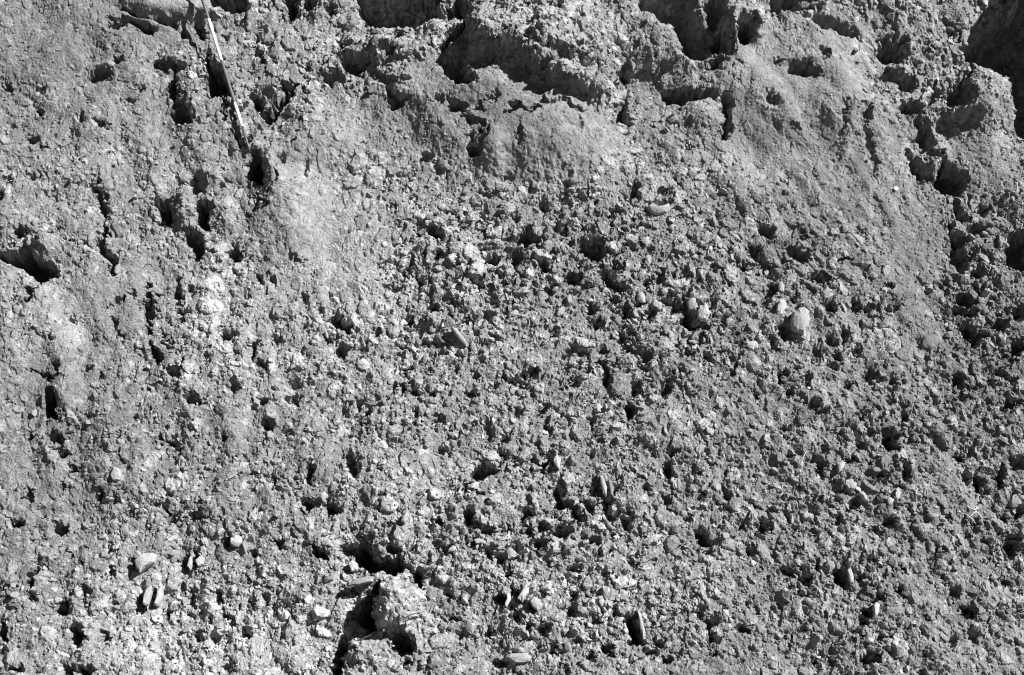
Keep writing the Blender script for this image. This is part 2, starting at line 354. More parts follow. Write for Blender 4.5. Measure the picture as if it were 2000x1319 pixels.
# -- the middle gravel
scarp([(825, 440), (845, 446), (874, 470)], 10, 8, 20); pit([(826, 440), (846, 442), (874, 466), (870, 476), (850, 470)], 20, 6); hole(856, 502, 9, 9, 20)
hole(803, 512, 5, 12, 18); hole(790, 536, 5, 9, 14); hole(818, 552, 6, 10, 15); hole(774, 562, 14, 5, 9, 20); hole(892, 520, 10, 6, 14); hole(963, 510, 13, 10, 18)
pit([(996, 470), (1010, 462), (1022, 448), (1040, 444), (1054, 470), (1050, 486), (1036, 480), (1020, 486), (1004, 480)], 30, 7)
hole(1010, 505, 12, 10, 22); hole(916, 520, 9, 6, 14); hole(945, 490, 8, 6, 12); hole(1095, 455, 14, 8, 18, -20); hole(1115, 478, 7, 7, 15)
pit([(1128, 486), (1140, 472), (1158, 464), (1176, 470), (1182, 492), (1174, 510), (1160, 524), (1146, 510), (1132, 500)], 34, 7)
pit([(1165, 540), (1188, 530), (1206, 548), (1225, 560), (1230, 576), (1206, 582), (1184, 566)], 22, 9); hole(1062, 520, 10, 12, 20); hole(1120, 546, 16, 9, 16)
hole(1072, 568, 13, 8, 18); hole(1066, 530, 8, 8, 16); hole(1268, 555, 10, 10, 18); hole(1290, 540, 9, 14, 18); hole(1245, 600, 12, 8, 16, 30); hole(1225, 620, 10, 10, 18)
hole(1166, 638, 9, 13, 22, -20); hole(1155, 610, 6, 10, 14); hole(1215, 665, 8, 12, 18, 35); hole(1200, 590, 8, 8, 14); hole(1270, 620, 10, 8, 18); hole(1300, 590, 12, 9, 16)
hole(846, 603, 8, 8, 16); hole(895, 565, 6, 8, 14); hole(935, 560, 5, 9, 12); hole(885, 595, 8, 6, 14); hole(950, 622, 10, 8, 14); hole(912, 630, 9, 5, 12); hole(733, 650, 9, 8, 18)
hole(755, 560, 9, 4, 10); hole(970, 665, 10, 6, 12); hole(800, 630, 6, 8, 12); hole(830, 670, 8, 7, 14); hole(860, 690, 8, 6, 12); hole(895, 695, 10, 7, 12); hole(780, 690, 8, 6, 12)
hole(1118, 690, 8, 6, 15); hole(1136, 695, 7, 7, 15); hole(1044, 728, 9, 10, 20); hole(1003, 748, 14, 6, 18); hole(1025, 735, 6, 6, 14); hole(985, 742, 6, 5, 13); hole(962, 757, 6, 6, 13)
pit([(1166, 706), (1184, 704), (1194, 730), (1190, 762), (1178, 756), (1172, 728)], 26, 6); hole(1147, 730, 6, 12, 18); pit([(1232, 750), (1248, 748), (1252, 764), (1238, 784), (1232, 770)], 26, 6); hole(1262, 700, 12, 8, 18)
pit([(1214, 796), (1224, 788), (1244, 790), (1238, 815), (1226, 824)], 28, 6, .5); hole(1300, 758, 9, 16, 18, -20); hole(1176, 690, 12, 6, 16); hole(1230, 688, 9, 9, 18); hole(1250, 715, 9, 10, 16)
hole(767, 765, 5, 12, 14); hole(786, 760, 6, 12, 16); hole(810, 762, 9, 9, 16); hole(721, 803, 9, 8, 16); hole(840, 765, 8, 6, 14); hole(850, 820, 10, 6, 14); hole(930, 735, 5, 10, 12)
hole(955, 845, 8, 14, 16, 0, .6); hole(985, 855, 9, 6, 14); hole(1068, 833, 6, 10, 16); hole(1152, 826, 8, 8, 17, 0, .25); hole(1062, 800, 7, 10, 14, -20); hole(1010, 808, 12, 7, 12); hole(700, 790, 6, 12, 12)
hole(812, 815, 4, 14, 10); hole(672, 805, 7, 14, 12); hole(925, 770, 8, 6, 12); hole(945, 675, 12, 5, 10); hole(925, 550, 8, 6, 12); hole(960, 575, 10, 6, 12)
hole(1240, 375, 10, 12, 22); hole(1282, 400, 24, 6, 16, -15); hole(1300, 375, 12, 6, 12); hole(1190, 420, 12, 6, 12); hole(1100, 400, 14, 6, 10); hole(1130, 390, 10, 6, 10); hole(960, 385, 14, 6, 10)
hole(1010, 430, 9, 6, 14); hole(1060, 410, 10, 5, 12); hole(990, 470, 9, 6, 16); hole(1200, 520, 9, 12, 18)
# -- right half
hole(1470, 490, 14, 8, 14, -40); hole(1496, 450, 18, 9, 14, -35); hole(1562, 465, 12, 6, 14, -25); pit([(1538, 488), (1556, 484), (1582, 500), (1574, 520), (1552, 510)], 26, 7); hole(1646, 511, 8, 6, 16); hole(1452, 520, 7, 8, 16)
pit([(1494, 578), (1506, 560), (1518, 556), (1516, 572), (1502, 582), (1498, 597), (1490, 595)], 24, 5); hole(1600, 548, 20, 7, 18); hole(1545, 500, 6, 6, 12)
pit([(1520, 634), (1534, 626), (1540, 650), (1544, 668), (1528, 672), (1518, 656)], 24, 6); pit([(1498, 664), (1512, 658), (1514, 686), (1500, 690)], 18, 6); hole(1546, 588, 7, 7, 14)
pit([(1606, 600), (1616, 588), (1630, 600), (1632, 612), (1616, 616)], 24, 5); hole(1672, 600, 7, 10, 18); hole(1692, 603, 9, 7, 18); hole(1712, 602, 4, 9, 13); hole(1735, 606, 9, 6, 12); hole(1735, 560, 10, 6, 12)
pit([(1328, 588), (1340, 582), (1346, 612), (1360, 632), (1390, 640), (1380, 650), (1345, 648), (1328, 640)], 32, 7); hole(1320, 600, 9, 12, 20); hole(1390, 598, 7, 10, 14, -30)
hole(1645, 660, 7, 14, 14, -20); hole(1620, 672, 12, 8, 14, -20); hole(1594, 690, 7, 12, 14); hole(1635, 700, 10, 8, 14); hole(1670, 690, 8, 14, 14, -30); hole(1625, 720, 14, 5, 12)
hole(1347, 690, 7, 9, 16); hole(1380, 697, 6, 8, 14); crack([(1452, 695), (1432, 725), (1410, 752)], 6, 9); hole(1528, 742, 8, 11, 18, -30); hole(1570, 745, 7, 12, 14, -20); hole(1478, 772, 6, 8, 14)
hole(1540, 765, 8, 8, 14); hole(1590, 793, 12, 6, 13); hole(1606, 805, 9, 7, 18); hole(1680, 815, 8, 8, 14); hole(1657, 755, 12, 7, 14); hole(1700, 735, 10, 10, 14); hole(1745, 745, 7, 8, 12)
pit([(1726, 838), (1742, 834), (1760, 845), (1752, 858), (1758, 878), (1728, 880), (1726, 860)], 36, 7); hole(1770, 812, 10, 8, 14); hole(1680, 870, 9, 6, 14); hole(1740, 805, 8, 6, 12)
pit([(1853, 480), (1872, 472), (1888, 500), (1894, 534), (1876, 540), (1858, 520)], 26, 9); pit([(1956, 500), (1966, 470), (1985, 455), (2030, 450), (2030, 536), (1985, 530), (1960, 520)], 60, 9)
pit([(1856, 596), (1870, 576), (1888, 572), (1904, 592), (1894, 606), (1870, 600)], 26, 6, .6); hole(1890, 615, 12, 9, 20); hole(1870, 610, 10, 7, 16)
pit([(1874, 642), (1888, 636), (1902, 650), (1892, 664), (1880, 660)], 22, 6, .6); hole(1906, 665, 12, 12, 22); pit([(1926, 730), (1950, 724), (1984, 740), (1980, 755), (1950, 746)], 26, 8); hole(1984, 612, 16, 12, 24)
hole(1905, 450, 18, 9, 22); hole(1920, 410, 14, 10, 18); hole(1950, 640, 14, 12, 20); hole(1965, 700, 14, 9, 20); hole(1870, 740, 10, 9, 18); hole(1975, 790, 12, 8, 20); hole(1960, 800, 14, 8, 18)
hole(1872, 470, 16, 9, 18); hole(1910, 540, 10, 9, 16); hole(1872, 745, 8, 7, 14); hole(1880, 775, 10, 9, 14); hole(1985, 680, 12, 14, 20)
crack([(1862, 385), (1868, 420), (1855, 480)], 14, 16); hole(1880, 430, 12, 10, 16)
pit([(1903, 930), (1915, 922), (1924, 945), (1914, 962), (1902, 950)], 26, 6); hole(1888, 930, 10, 14, 18); hole(1955, 935, 8, 20, 20); hole(1985, 905, 14, 12, 20); hole(1876, 895, 12, 9, 16)
hole(1977, 1068, 14, 18, 28); hole(1850, 1010, 8, 8, 12); hole(1962, 1015, 8, 6, 12); hole(1905, 1022, 6, 5, 12); hole(1963, 1140, 9, 8, 18); hole(1990, 1000, 10, 12, 18)
pit([(1876, 1186), (1890, 1178), (1906, 1188), (1902, 1206), (1880, 1204)], 28, 6); hole(1865, 1155, 10, 9, 18); hole(1900, 1240, 10, 14, 14, 0, .6); hole(1955, 1195, 8, 9, 13); hole(1862, 1255, 8, 9, 14)
hole(1740, 1018, 11, 9, 20); hole(1714, 1040, 8, 8, 14); hole(1640, 1015, 10, 6, 16); hole(1668, 985, 12, 5, 16); hole(1600, 975, 8, 8, 16); hole(1602, 905, 14, 6, 18); hole(1605, 918, 9, 6, 14); hole(1720, 930, 14, 8, 18)
hole(1770, 920, 10, 16, 18); hole(1590, 900, 10, 6, 14); hole(1700, 905, 9, 6, 14); hole(1660, 900, 12, 5, 14); hole(1545, 890, 8, 6, 12)
pit([(1357, 1036), (1370, 1030), (1388, 1045), (1392, 1064), (1376, 1066), (1362, 1052)], 28, 5, .4); pit([(1484, 1012), (1498, 1010), (1508, 1030), (1496, 1040), (1484, 1036)], 22, 5); hole(1450, 1024, 10, 6, 16); hole(1470, 1074, 10, 8, 18); hole(1345, 1012, 9, 7, 16); hole(1385, 1078, 9, 6, 14)
hole(1420, 965, 8, 9, 16); hole(1475, 985, 8, 7, 16); hole(1418, 950, 6, 6, 12); hole(1585, 975, 6, 8, 12); hole(1540, 1115, 12, 8, 18, -20); hole(1578, 1130, 8, 9, 16)
pit([(1622, 1118), (1640, 1108), (1656, 1114), (1662, 1138), (1650, 1152), (1632, 1140)], 32, 6, .5); hole(1594, 1106, 6, 9, 16); hole(1680, 1130, 6, 9, 14); hole(1755, 1155, 9, 8, 14)
pit([(1678, 1196), (1700, 1184), (1704, 1200), (1694, 1208)], 24, 5, .4); hole(1715, 1170, 9, 8, 18); hole(1690, 1215, 10, 5, 14); hole(1700, 1095, 8, 7, 12); hole(1760, 1110, 8, 6, 12)
pit([(1374, 1216), (1392, 1206), (1400, 1222), (1392, 1235), (1408, 1244), (1394, 1262), (1382, 1250), (1386, 1236)], 26, 6); hole(1450, 1228, 10, 7, 18); hole(1365, 1195, 14, 8, 18); hole(1400, 1280, 12, 5, 14); hole(1640, 1255, 9, 6, 16); hole(1700, 1290, 20, 9, 18); hole(1595, 1290, 8, 6, 14); hole(1625, 1288, 6, 5, 12)
# -- bottom left and middle
hole(30, 1023, 12, 9, 20); hole(117, 884, 15, 8, 22); hole(140, 915, 10, 7, 14); crack([(50, 985), (56, 950)], 7, 10); crack([(112, 960), (128, 930)], 7, 12); hole(118, 1035, 12, 9, 22, 30); hole(110, 1028, 8, 10, 16)
hole(605, 923, 8, 20, 22, 0); hole(600, 984, 13, 10, 24); pit([(624, 988), (636, 972), (650, 968), (656, 990), (644, 1020), (636, 1012), (634, 996)], 28, 6); hole(655, 995, 8, 9, 18)
pit([(612, 1062), (624, 1056), (630, 1078), (645, 1090), (640, 1100), (616, 1096)], 28, 5); hole(545, 1060, 10, 9, 20); hole(498, 1080, 7, 6, 16); hole(380, 1085, 6, 16, 14); hole(355, 1095, 9, 10, 18, 20); hole(258, 1102, 8, 12, 18, 0)
hole(320, 990, 7, 12, 18); hole(380, 1005, 9, 12, 16); hole(200, 965, 6, 9, 14); hole(224, 975, 5, 9, 12); hole(300, 985, 6, 6, 12); hole(330, 1010, 9, 7, 14); hole(440, 1055, 8, 9, 18); hole(215, 1120, 6, 12, 16, 20); hole(215, 1070, 6, 14, 12)
crack([(58, 1155), (62, 1130), (72, 1110)], 8, 14); hole(120, 1195, 11, 9, 22); hole(62, 1165, 8, 8, 14); hole(165, 1155, 8, 7, 16); hole(130, 1180, 7, 10, 16); hole(270, 1168, 10, 12, 20); crack([(292, 1182), (304, 1150)], 6, 14); crack([(265, 1200), (275, 1185)], 6, 12)
hole(370, 1172, 8, 14, 20); hole(425, 1170, 7, 16, 20); hole(440, 1200, 10, 7, 16); hole(325, 1195, 8, 8, 18); hole(350, 1150, 6, 12, 14); hole(520, 1170, 6, 10, 12); hole(448, 1210, 12, 6, 14)
hole(150, 1240, 14, 22, 24); hole(205, 1245, 7, 12, 16); hole(130, 1310, 12, 12, 20); hole(165, 1310, 18, 9, 22); hole(35, 1310, 14, 7, 18); hole(480, 1240, 12, 10, 18); hole(420, 1250, 10, 12, 16); hole(445, 1305, 14, 6, 16); hole(8, 1235, 8, 22, 18); hole(390, 1245, 7, 10, 14)
pit([(640, 1330), (648, 1290), (662, 1256), (676, 1248), (684, 1262), (672, 1290), (664, 1330)], 40, 8)
pit([(678, 1072), (690, 1068), (694, 1060), (705, 1058), (718, 1054), (730, 1074), (742, 1092), (760, 1090), (788, 1086), (796, 1108), (784, 1124), (764, 1128), (748, 1124), (736, 1122), (718, 1122), (704, 1104), (694, 1094)], 58, 8)
hole(676, 1078, 11, 14, 34); hole(765, 1075, 14, 10, 22); dome(730, 1112, 7, 8, 20); dome(750, 1068, 12, 9, 22)
pit([(806, 1112), (822, 1106), (831, 1118), (822, 1140), (820, 1162), (808, 1150), (802, 1130)], 36, 6)
pit([(728, 1142), (748, 1138), (752, 1158), (738, 1180), (732, 1196), (742, 1230), (724, 1242), (700, 1226), (692, 1208), (706, 1194), (720, 1164)], 50, 8)
dome(772, 1184, 38, 50, 56, 10, 1.8); dome(790, 1165, 34, 26, 16)
pit([(752, 1232), (776, 1226), (796, 1228), (812, 1256), (804, 1272), (782, 1280), (764, 1266)], 48, 7); dome(712, 1275, 30, 24, 26); hole(790, 1296, 10, 9, 16)
pit([(916, 922), (930, 912), (946, 908), (970, 912), (972, 926), (950, 936), (932, 944), (918, 934)], 30, 6); pit([(900, 964), (908, 946), (918, 944), (914, 962), (904, 974)], 24, 5); hole(870, 882, 14, 8, 18); hole(935, 965, 6, 6, 14)
pit([(1056, 914), (1064, 898), (1078, 890), (1074, 904), (1062, 916)], 24, 5, .4); hole(1065, 884, 11, 5, 14); hole(690, 910, 11, 22, 22, 0); hole(675, 890, 7, 10, 14)
pit([(1080, 966), (1088, 946), (1096, 962), (1104, 978), (1128, 988), (1138, 1006), (1132, 1028), (1120, 1018), (1116, 996), (1094, 996), (1082, 988)], 38, 7)
pit([(906, 996), (918, 990), (926, 1012), (928, 1028), (908, 1026)], 26, 5); hole(1028, 1008, 11, 14, 24, -20); pit([(840, 1022), (858, 1010), (868, 1020), (864, 1030)], 22, 4, .4); hole(950, 1036, 16, 6, 20); hole(985, 1032, 14, 6, 18); hole(930, 1060, 8, 9, 18)
pit([(1040, 1060), (1052, 1050), (1070, 1056), (1062, 1068), (1050, 1080), (1042, 1082)], 30, 6); hole(955, 1080, 12, 8, 20); hole(980, 1092, 9, 12, 22); hole(872, 1078, 10, 9, 18); hole(1098, 1040, 16, 12, 20); hole(1060, 1030, 14, 10, 18); hole(1030, 1040, 10, 9, 16)
pit([(984, 1120), (998, 1102), (1004, 1108), (992, 1130), (988, 1146)], 22, 5); pit([(962, 1170), (976, 1162), (990, 1166), (996, 1188), (982, 1182)], 28, 5); hole(1000, 1158, 5, 14, 24); hole(1014, 1165, 5, 18, 22, 25); hole(1010, 1205, 9, 14, 24); hole(1040, 1185, 10, 7, 20)
hole(1185, 990, 7, 20, 22, 0); hole(1150, 990, 9, 12, 22); hole(1168, 945, 5, 14, 16, 0); hole(1224, 1020, 9, 12, 20); hole(1196, 1010, 10, 9, 18); hole(1060, 1230, 10, 9, 20); hole(1032, 1225, 12, 8, 20); hole(955, 1235, 10, 10, 16)
pit([(1304, 900), (1314, 896), (1318, 918), (1314, 934), (1300, 932), (1292, 918)], 26, 6, .6); hole(1265, 952, 7, 9, 16); hole(1312, 885, 7, 9, 18); hole(1236, 1100, 9, 10, 16); hole(1300, 972, 12, 7, 14, -20); hole(1160, 1054, 12, 9, 20); hole(1125, 1110, 12, 6, 18); hole(1180, 1120, 8, 9, 14)
pit([(1216, 1204), (1230, 1196), (1246, 1206), (1250, 1230), (1254, 1258), (1236, 1262), (1228, 1240), (1218, 1226)], 38, 7); pit([(1170, 1266), (1182, 1252), (1196, 1262), (1196, 1282), (1174, 1280)], 30, 6); hole(1115, 1190, 8, 12, 18); hole(1174, 1190, 6, 10, 14); hole(1155, 1285, 8, 8, 18); hole(1300, 1290, 10, 7, 16); hole(1270, 1275, 14, 8, 16)
hole(978, 1294, 14, 6, 14); hole(1085, 1268, 10, 9, 18); hole(880, 1210, 14, 5, 12); hole(1008, 1070, 9, 7, 16); hole(875, 1165, 8, 6, 14); hole(900, 1240, 10, 7, 12, 0, .6); hole(1130, 1255, 10, 9, 14); hole(1120, 1165, 9, 8, 16)
BROAD = H.copy()
# -- broken ground: angular lumps of falling size
turn = (wr_ + .5 * perlin(X / 90, Y / 90, 38)) > .5
def grain(k, kk, seed, tilt, edge=6.0):
    """angular lumps; on the right they lie along the slope of the runnels"""
    h, t = np.empty_like(X), np.empty_like(X)
    h[turn], t[turn] = blocks(xr[turn] / k, yr[turn] / (k * kk), seed, tilt, edge)
    h[~turn], t[~turn] = blocks(QX[~turn] / k, QY[~turn] / (k * 1.15), seed, tilt, edge)
    return h, t
PT = perlin(X / 95, Y / 95, 39) + .6 * perlin(X / 38, Y / 38, 40)           # stony and silted patches
TONE = np.full_like(X, .95)
COVER = np.zeros_like(X)
def add_stones(amp, g, thr):
    """stones bedded in the face; finer ones lie beside the coarser, not on them"""
    global H, TONE, COVER
    c = np.maximum(g[0] - thr, 0) * (1 - .85 * COVER)
    H = H + amp * np.minimum(c, .25 + .5 * c)
    w = sstep(.0, .10, c) * np.clip(M * 1.3, 0, 1)
    TONE = TONE * (1 - w) + w * (.74 + 1.0 * g[1] ** 1.8)                     # each stone its own grey
    COVER = np.maximum(COVER, sstep(.02, .12, c))
def dig(amp, g, thr):
    global H
    H = H - amp * np.minimum(np.maximum(g[0] - thr, 0), .45) * (1 - .65 * COVER)
H += (1.8 * M + 1.3) * fbm(QX / 26, QY / 26, 36, 4) + 3.5 * fbm(RX / 75, RY / 75, 45, 3)
add_stones(M * 10, grain(54, 1.3, 31, 1.0, 8), .80 - .3 * PT)
add_stones(M * 11, grain(34, 1.4, 32, 1.1, 9), .42 - .45 * PT)
add_stones(M * 8.2, grain(20, 1.4, 33, 1.1, 9), .30 - .45 * PT)
add_stones(M * 4.6 + .2, grain(11.5, 1.3, 44, 1.0, 8), .36 - .4 * PT)
add_stones(M * 1.6 + .5, blocks(RX / 6.5, RY / 6.5, 34, .9), .4 - .2 * PT)
H += (M * .4 + .6) * perlin(QX / 4.0, QY / 4.0, 35)
# stones fallen out: small sharp-edged pits
dig(np.clip(M - .1, .02, 1.3) * 20, grain(38, 1.3, 41, .2, 5), .70 - .3 * PT)
dig(np.clip(M, .16, 1.3) * 17, grain(20, 1.3, 42, .2, 5), .52 - .35 * PT)
dig(np.clip(M, .24, 1.3) * 13, grain(11, 1.2, 43, .2, 5), .50 - .3 * PT)
# foot of the bank runs out on to the ground
Hm = H * S
Hm += 0.9 * np.exp(-(GV - FOOT) / 0.16)
ny, nx = H.shape
# steep walls are rough as well: push them in and out sideways
gy_, gx_ = np.gradient(H)
steep = sstep(1.2, 4.5, np.hypot(gx_, gy_) / 1.85 * 1.85)
steep = steep * (X > -60) * (X < 2060) * (Y > -60)
du_ = 7 * perlin(H / 15 + X / 40, Y / 16, 81) + 3 * perlin(H / 5, Y / 6, 82)
dv_ = 7 * perlin(H / 15 - Y / 40, X / 16, 83) + 3 * perlin(H / 5, X / 6, 84)
P = CEN[None, None] + U * (GU + steep * du_ * S)[..., None] + V * (GV + steep * dv_ * S)[..., None] + N * Hm[..., None]

def sample(arr, u, v):
    i = np.clip(np.searchsorted(uu, u) - 1, 0, nx - 2); j = np.clip(np.searchsorted(vv, v) - 1, 0, ny - 2)
    a = (u - uu[i]) / (uu[i + 1] - uu[i]); b = (v - vv[j]) / (vv[j + 1] - vv[j])
    return (arr[j, i] * (1 - a) + arr[j, i + 1] * a) * (1 - b) + (arr[j + 1, i] * (1 - a) + arr[j + 1, i + 1] * a) * b
def face_point(x, y, lift=0.0):
    u, v = to_face(x, y)
    h = sample(Hm, u, v)
    return (CEN + U * u[0] + V * v[0] + N * (h[0] + lift))
BS = BROAD * S

# ---------------------------------------------------------------- materials (all neutral: black-and-white film)
def new_mat(name):
    m = bpy.data.materials.new(name); m.use_nodes = True
    return m, m.node_tree.nodes, m.node_tree.links, m.node_tree.nodes['Principled BSDF']
def earth_mat(name, base, attr=None, obj_random=None, bump=.5, scale=150, var=.35):
    m, n, l, b = new_mat(name)
    b.inputs['Roughness'].default_value = .95
    b.inputs['Specular IOR Level'].default_value = .12
    tc = n.new('ShaderNodeTexCoord')
    geo = n.new('ShaderNodeNewGeometry')
    n1 = n.new('ShaderNodeTexNoise'); n1.inputs['Scale'].default_value = scale; n1.inputs['Detail'].default_value = 4
    n2 = n.new('ShaderNodeTexNoise'); n2.inputs['Scale'].default_value = scale * .16; n2.inputs['Detail'].default_value = 5
    l.new(geo.outputs['Position'], n1.inputs['Vector']); l.new(geo.outputs['Position'], n2.inputs['Vector'])
    r1 = n.new('ShaderNodeMapRange'); r1.inputs[1].default_value = .3; r1.inputs[2].default_value = .7
    r1.inputs[3].default_value = 1 - var; r1.inputs[4].default_value = 1 + var
    r2 = n.new('ShaderNodeMapRange'); r2.inputs[1].default_value = .3; r2.inputs[2].default_value = .7
    r2.inputs[3].default_value = 1 - var * .7; r2.inputs[4].default_value = 1 + var * .7
    l.new(n1.outputs['Fac'], r1.inputs[0]); l.new(n2.outputs['Fac'], r2.inputs[0])
    mu = n.new('ShaderNodeMath'); mu.operation = 'MULTIPLY'
    l.new(r1.outputs[0], mu.inputs[0]); l.new(r2.outputs[0], mu.inputs[1])
    last = mu
    if attr:
        at = n.new('ShaderNodeAttribute'); at.attribute_name = attr
        m2 = n.new('ShaderNodeMath'); m2.operation = 'MULTIPLY'
        l.new(last.outputs[0], m2.inputs[0]); l.new(at.outputs['Fac'], m2.inputs[1]); last = m2
    if obj_random:
        oi = n.new('ShaderNodeObjectInfo')
        rr = n.new('ShaderNodeMapRange'); rr.inputs[3].default_value, rr.inputs[4].default_value = obj_random
        l.new(oi.outputs['Random'], rr.inputs[0])
        m2 = n.new('ShaderNodeMath'); m2.operation = 'MULTIPLY'
        l.new(last.outputs[0], m2.inputs[0]); l.new(rr.outputs[0], m2.inputs[1]); last = m2
    m3 = n.new('ShaderNodeMath'); m3.operation = 'MULTIPLY'; m3.inputs[1].default_value = base; m3.use_clamp = True
    l.new(last.outputs[0], m3.inputs[0])
    l.new(m3.outputs[0], b.inputs['Base Color'])
    bp = n.new('ShaderNodeBump'); bp.inputs['Strength'].default_value = bump; bp.inputs['Distance'].default_value = .006
    l.new(n1.outputs['Fac'], bp.inputs['Height']); l.new(bp.outputs[0], b.inputs['Normal'])
    return m
def plain_mat(name, col, rough=.6, spec=.3, var=.08, scale=60):
    m, n, l, b = new_mat(name)
    b.inputs['Roughness'].default_value = rough; b.inputs['Specular IOR Level'].default_value = spec
    geo = n.new('ShaderNodeNewGeometry'); n1 = n.new('ShaderNodeTexNoise'); n1.inputs['Scale'].default_value = scale
    l.new(geo.outputs['Position'], n1.inputs['Vector'])
    r = n.new('ShaderNodeMapRange'); r.inputs[3].default_value = col * (1 - var * 2); r.inputs[4].default_value = col * (1 + var * 2)
    l.new(n1.outputs['Fac'], r.inputs[0]); l.new(r.outputs[0], b.inputs['Base Color'])
    return m
M_EARTH = earth_mat('dry_earth', .185, 'tone', bump=.6, scale=150, var=.34)
M_GRAVEL = earth_mat('gravel_stone', .222, 'tone', bump=.35, scale=170, var=.2)
M_STONE = earth_mat('rough_stone', .222, None, (.7, 1.2), bump=.4, scale=150, var=.2)
M_PALE = earth_mat('pale_stone', .30, None, (.85, 1.1), bump=.4, scale=120, var=.16)
M_CHALK = earth_mat('chalky_stone', .38, None, (.95, 1.05), bump=.4, scale=120, var=.12)
M_DARK = earth_mat('dark_stone', .11, None, (.85, 1.15), bump=.4, scale=120, var=.2)
M_GROUND = earth_mat('ground_earth', .10, None, None, bump=.5, scale=60, var=.3)
M_WHITE = plain_mat('white_paint', .75, .5, .3)
M_RED = plain_mat('dark_paint', .09, .5, .3)
M_STEEL = plain_mat('steel_shoe', .28, .45, .5)
M_TWIG = plain_mat('dark_twig', .09, .9, .1, .2)
M_ROOT = plain_mat('pale_root', .5, .9, .1, .15)

# ---------------------------------------------------------------- mesh helpers
def link(name, me, mat, parent=None):
    o = bpy.data.objects.new(name, me)
    if mat is not None and not me.materials: me.materials.append(mat)
    scene.collection.objects.link(o)
    if parent is not None: o.parent = parent
    return o
def tag(o, label=None, cat=None, group=None, kind=None):
    if label: o['label'] = label
    if cat: o['category'] = cat
    if group: o['group'] = group
    if kind: o['kind'] = kind
    return o
def np_mesh(name, co, faces, smooth=False, tone=None):
    me = bpy.data.meshes.new(name)
    nf, k = faces.shape
    me.vertices.add(len(co)); me.vertices.foreach_set('co', np.ascontiguousarray(co, np.float32).ravel())
    me.loops.add(nf * k); me.loops.foreach_set('vertex_index', np.ascontiguousarray(faces, np.int32).ravel())
    me.polygons.add(nf); me.polygons.foreach_set('loop_start', np.arange(0, nf * k, k, dtype=np.int32))
    me.polygons.foreach_set('loop_total', np.full(nf, k, np.int32))
    me.polygons.foreach_set('use_smooth', np.full(nf, smooth, bool))
    if tone is not None:
        a = me.attributes.new('tone', 'FLOAT', 'POINT'); a.data.foreach_set('value', np.ascontiguousarray(tone, np.float32))
    me.update(calc_edges=True)
    return me

# ---------------------------------------------------------------- the bank
def tone_field(x, y):
    """tone by region: paler chalky wash bottom left, darker upper left and right"""
    t = 1 + .10 * fbm(x / 300, y / 300, 51, 3) + .16 * fbm(x / 70, y / 70, 52, 3)
    for cx, cy, rx, ry, s in [(430, 1240, 260, 120, .55), (410, 610, 60, 130, .35), (70, 620, 130, 80, .2), (620, 470, 100, 140, .2), (1090, 1190, 190, 90, .16), (760, 960, 170, 90, .14), (480, 700, 140, 140, .12), (720, 560, 60, 80, .2),
                              (772, 1190, 45, 55, .4), (1700, 1050, 350, 330, -.12), (1600, 480, 260, 160, -.16), (150, 120, 230, 130, -.22), (1000, 180, 300, 60, -.08), (1150, 520, 130, 110, -.14),
                              (840, 640, 260, 190, .16), (110, 850, 200, 230, -.2), (100, 1120, 130, 120, -.12), (560, 880, 150, 90, -.08), (1120, 1080, 260, 160, .08), (1950, 650, 90, 250, -.22), (1800, 720, 200, 160, -.14), (1060, 60, 140, 70, .15), (330, 18, 70, 18, .25), (900, 260, 110, 60, -.05)]:
        t = t + s * np.exp(-((x - cx) / rx) ** 2 - ((y - cy) / ry) ** 2)
    return np.clip(t, .4, 1.9)
idx = np.arange(ny * nx).reshape(ny, nx)
quads = np.stack([idx[:-1, :-1], idx[:-1, 1:], idx[1:, 1:], idx[1:, :-1]], -1).reshape(-1, 4)
bank_me = np_mesh('bank', P.reshape(-1, 3), quads, False, (tone_field(X, Y) * TONE).ravel())
bank = tag(link('bank', bank_me, M_EARTH), 'steep eroded bank of earth and gravel with washed hollows', 'bank', None, 'structure')

# the ground at its foot
gx = np.linspace(-60, 60, 121); gy = np.concatenate([np.linspace(-90, -14, 40), np.linspace(-13.5, 0.5, 57)])
GX, GY = np.meshgrid(gx, gy)
GZ = .06 * perlin(GX / 2.3, GY / 2.3, 61) - .02
gi = np.arange(GX.size).reshape(GX.shape)
gq = np.stack([gi[:-1, :-1], gi[:-1, 1:], gi[1:, 1:], gi[1:, :-1]], -1).reshape(-1, 4)
tag(link('ground', np_mesh('ground', np.stack([GX, GY, GZ], -1).reshape(-1, 3), gq, True), M_GROUND), kind='structure')

# ---------------------------------------------------------------- stones
def ico(level):
    import bmesh
    bm = bmesh.new(); bmesh.ops.create_icosphere(bm, subdivisions=level, radius=1)
    v = np.array([x.co[:] for x in bm.verts]); f = np.array([[y.index for y in x.verts] for x in bm.faces])
    bm.free(); return v, f
def rock(level, r, cuts=9, flat=.6):
    v, f = ico(level)
    v = v.copy()
    for _ in range(cuts):                       # chop flat facets
        n = r.normal(size=3); n /= np.linalg.norm(n)
        d = r.uniform(.28, .62)
        s = v @ n
        k = s > d
        v[k] -= np.outer(s[k] - d, n)
    v += r.normal(0, .03 if level > 1 else .12, v.shape)
    v *= np.array([r.uniform(.85, 1.35), r.uniform(.7, 1.0), flat * r.uniform(.7, 1.3)])
    return v, f
rr = np.random.default_rng(99)
BIG = [rock(2, rr, 8, .75) for _ in range(10)]
SMALL = [rock(1, rr, 7, .6) for _ in range(16)]
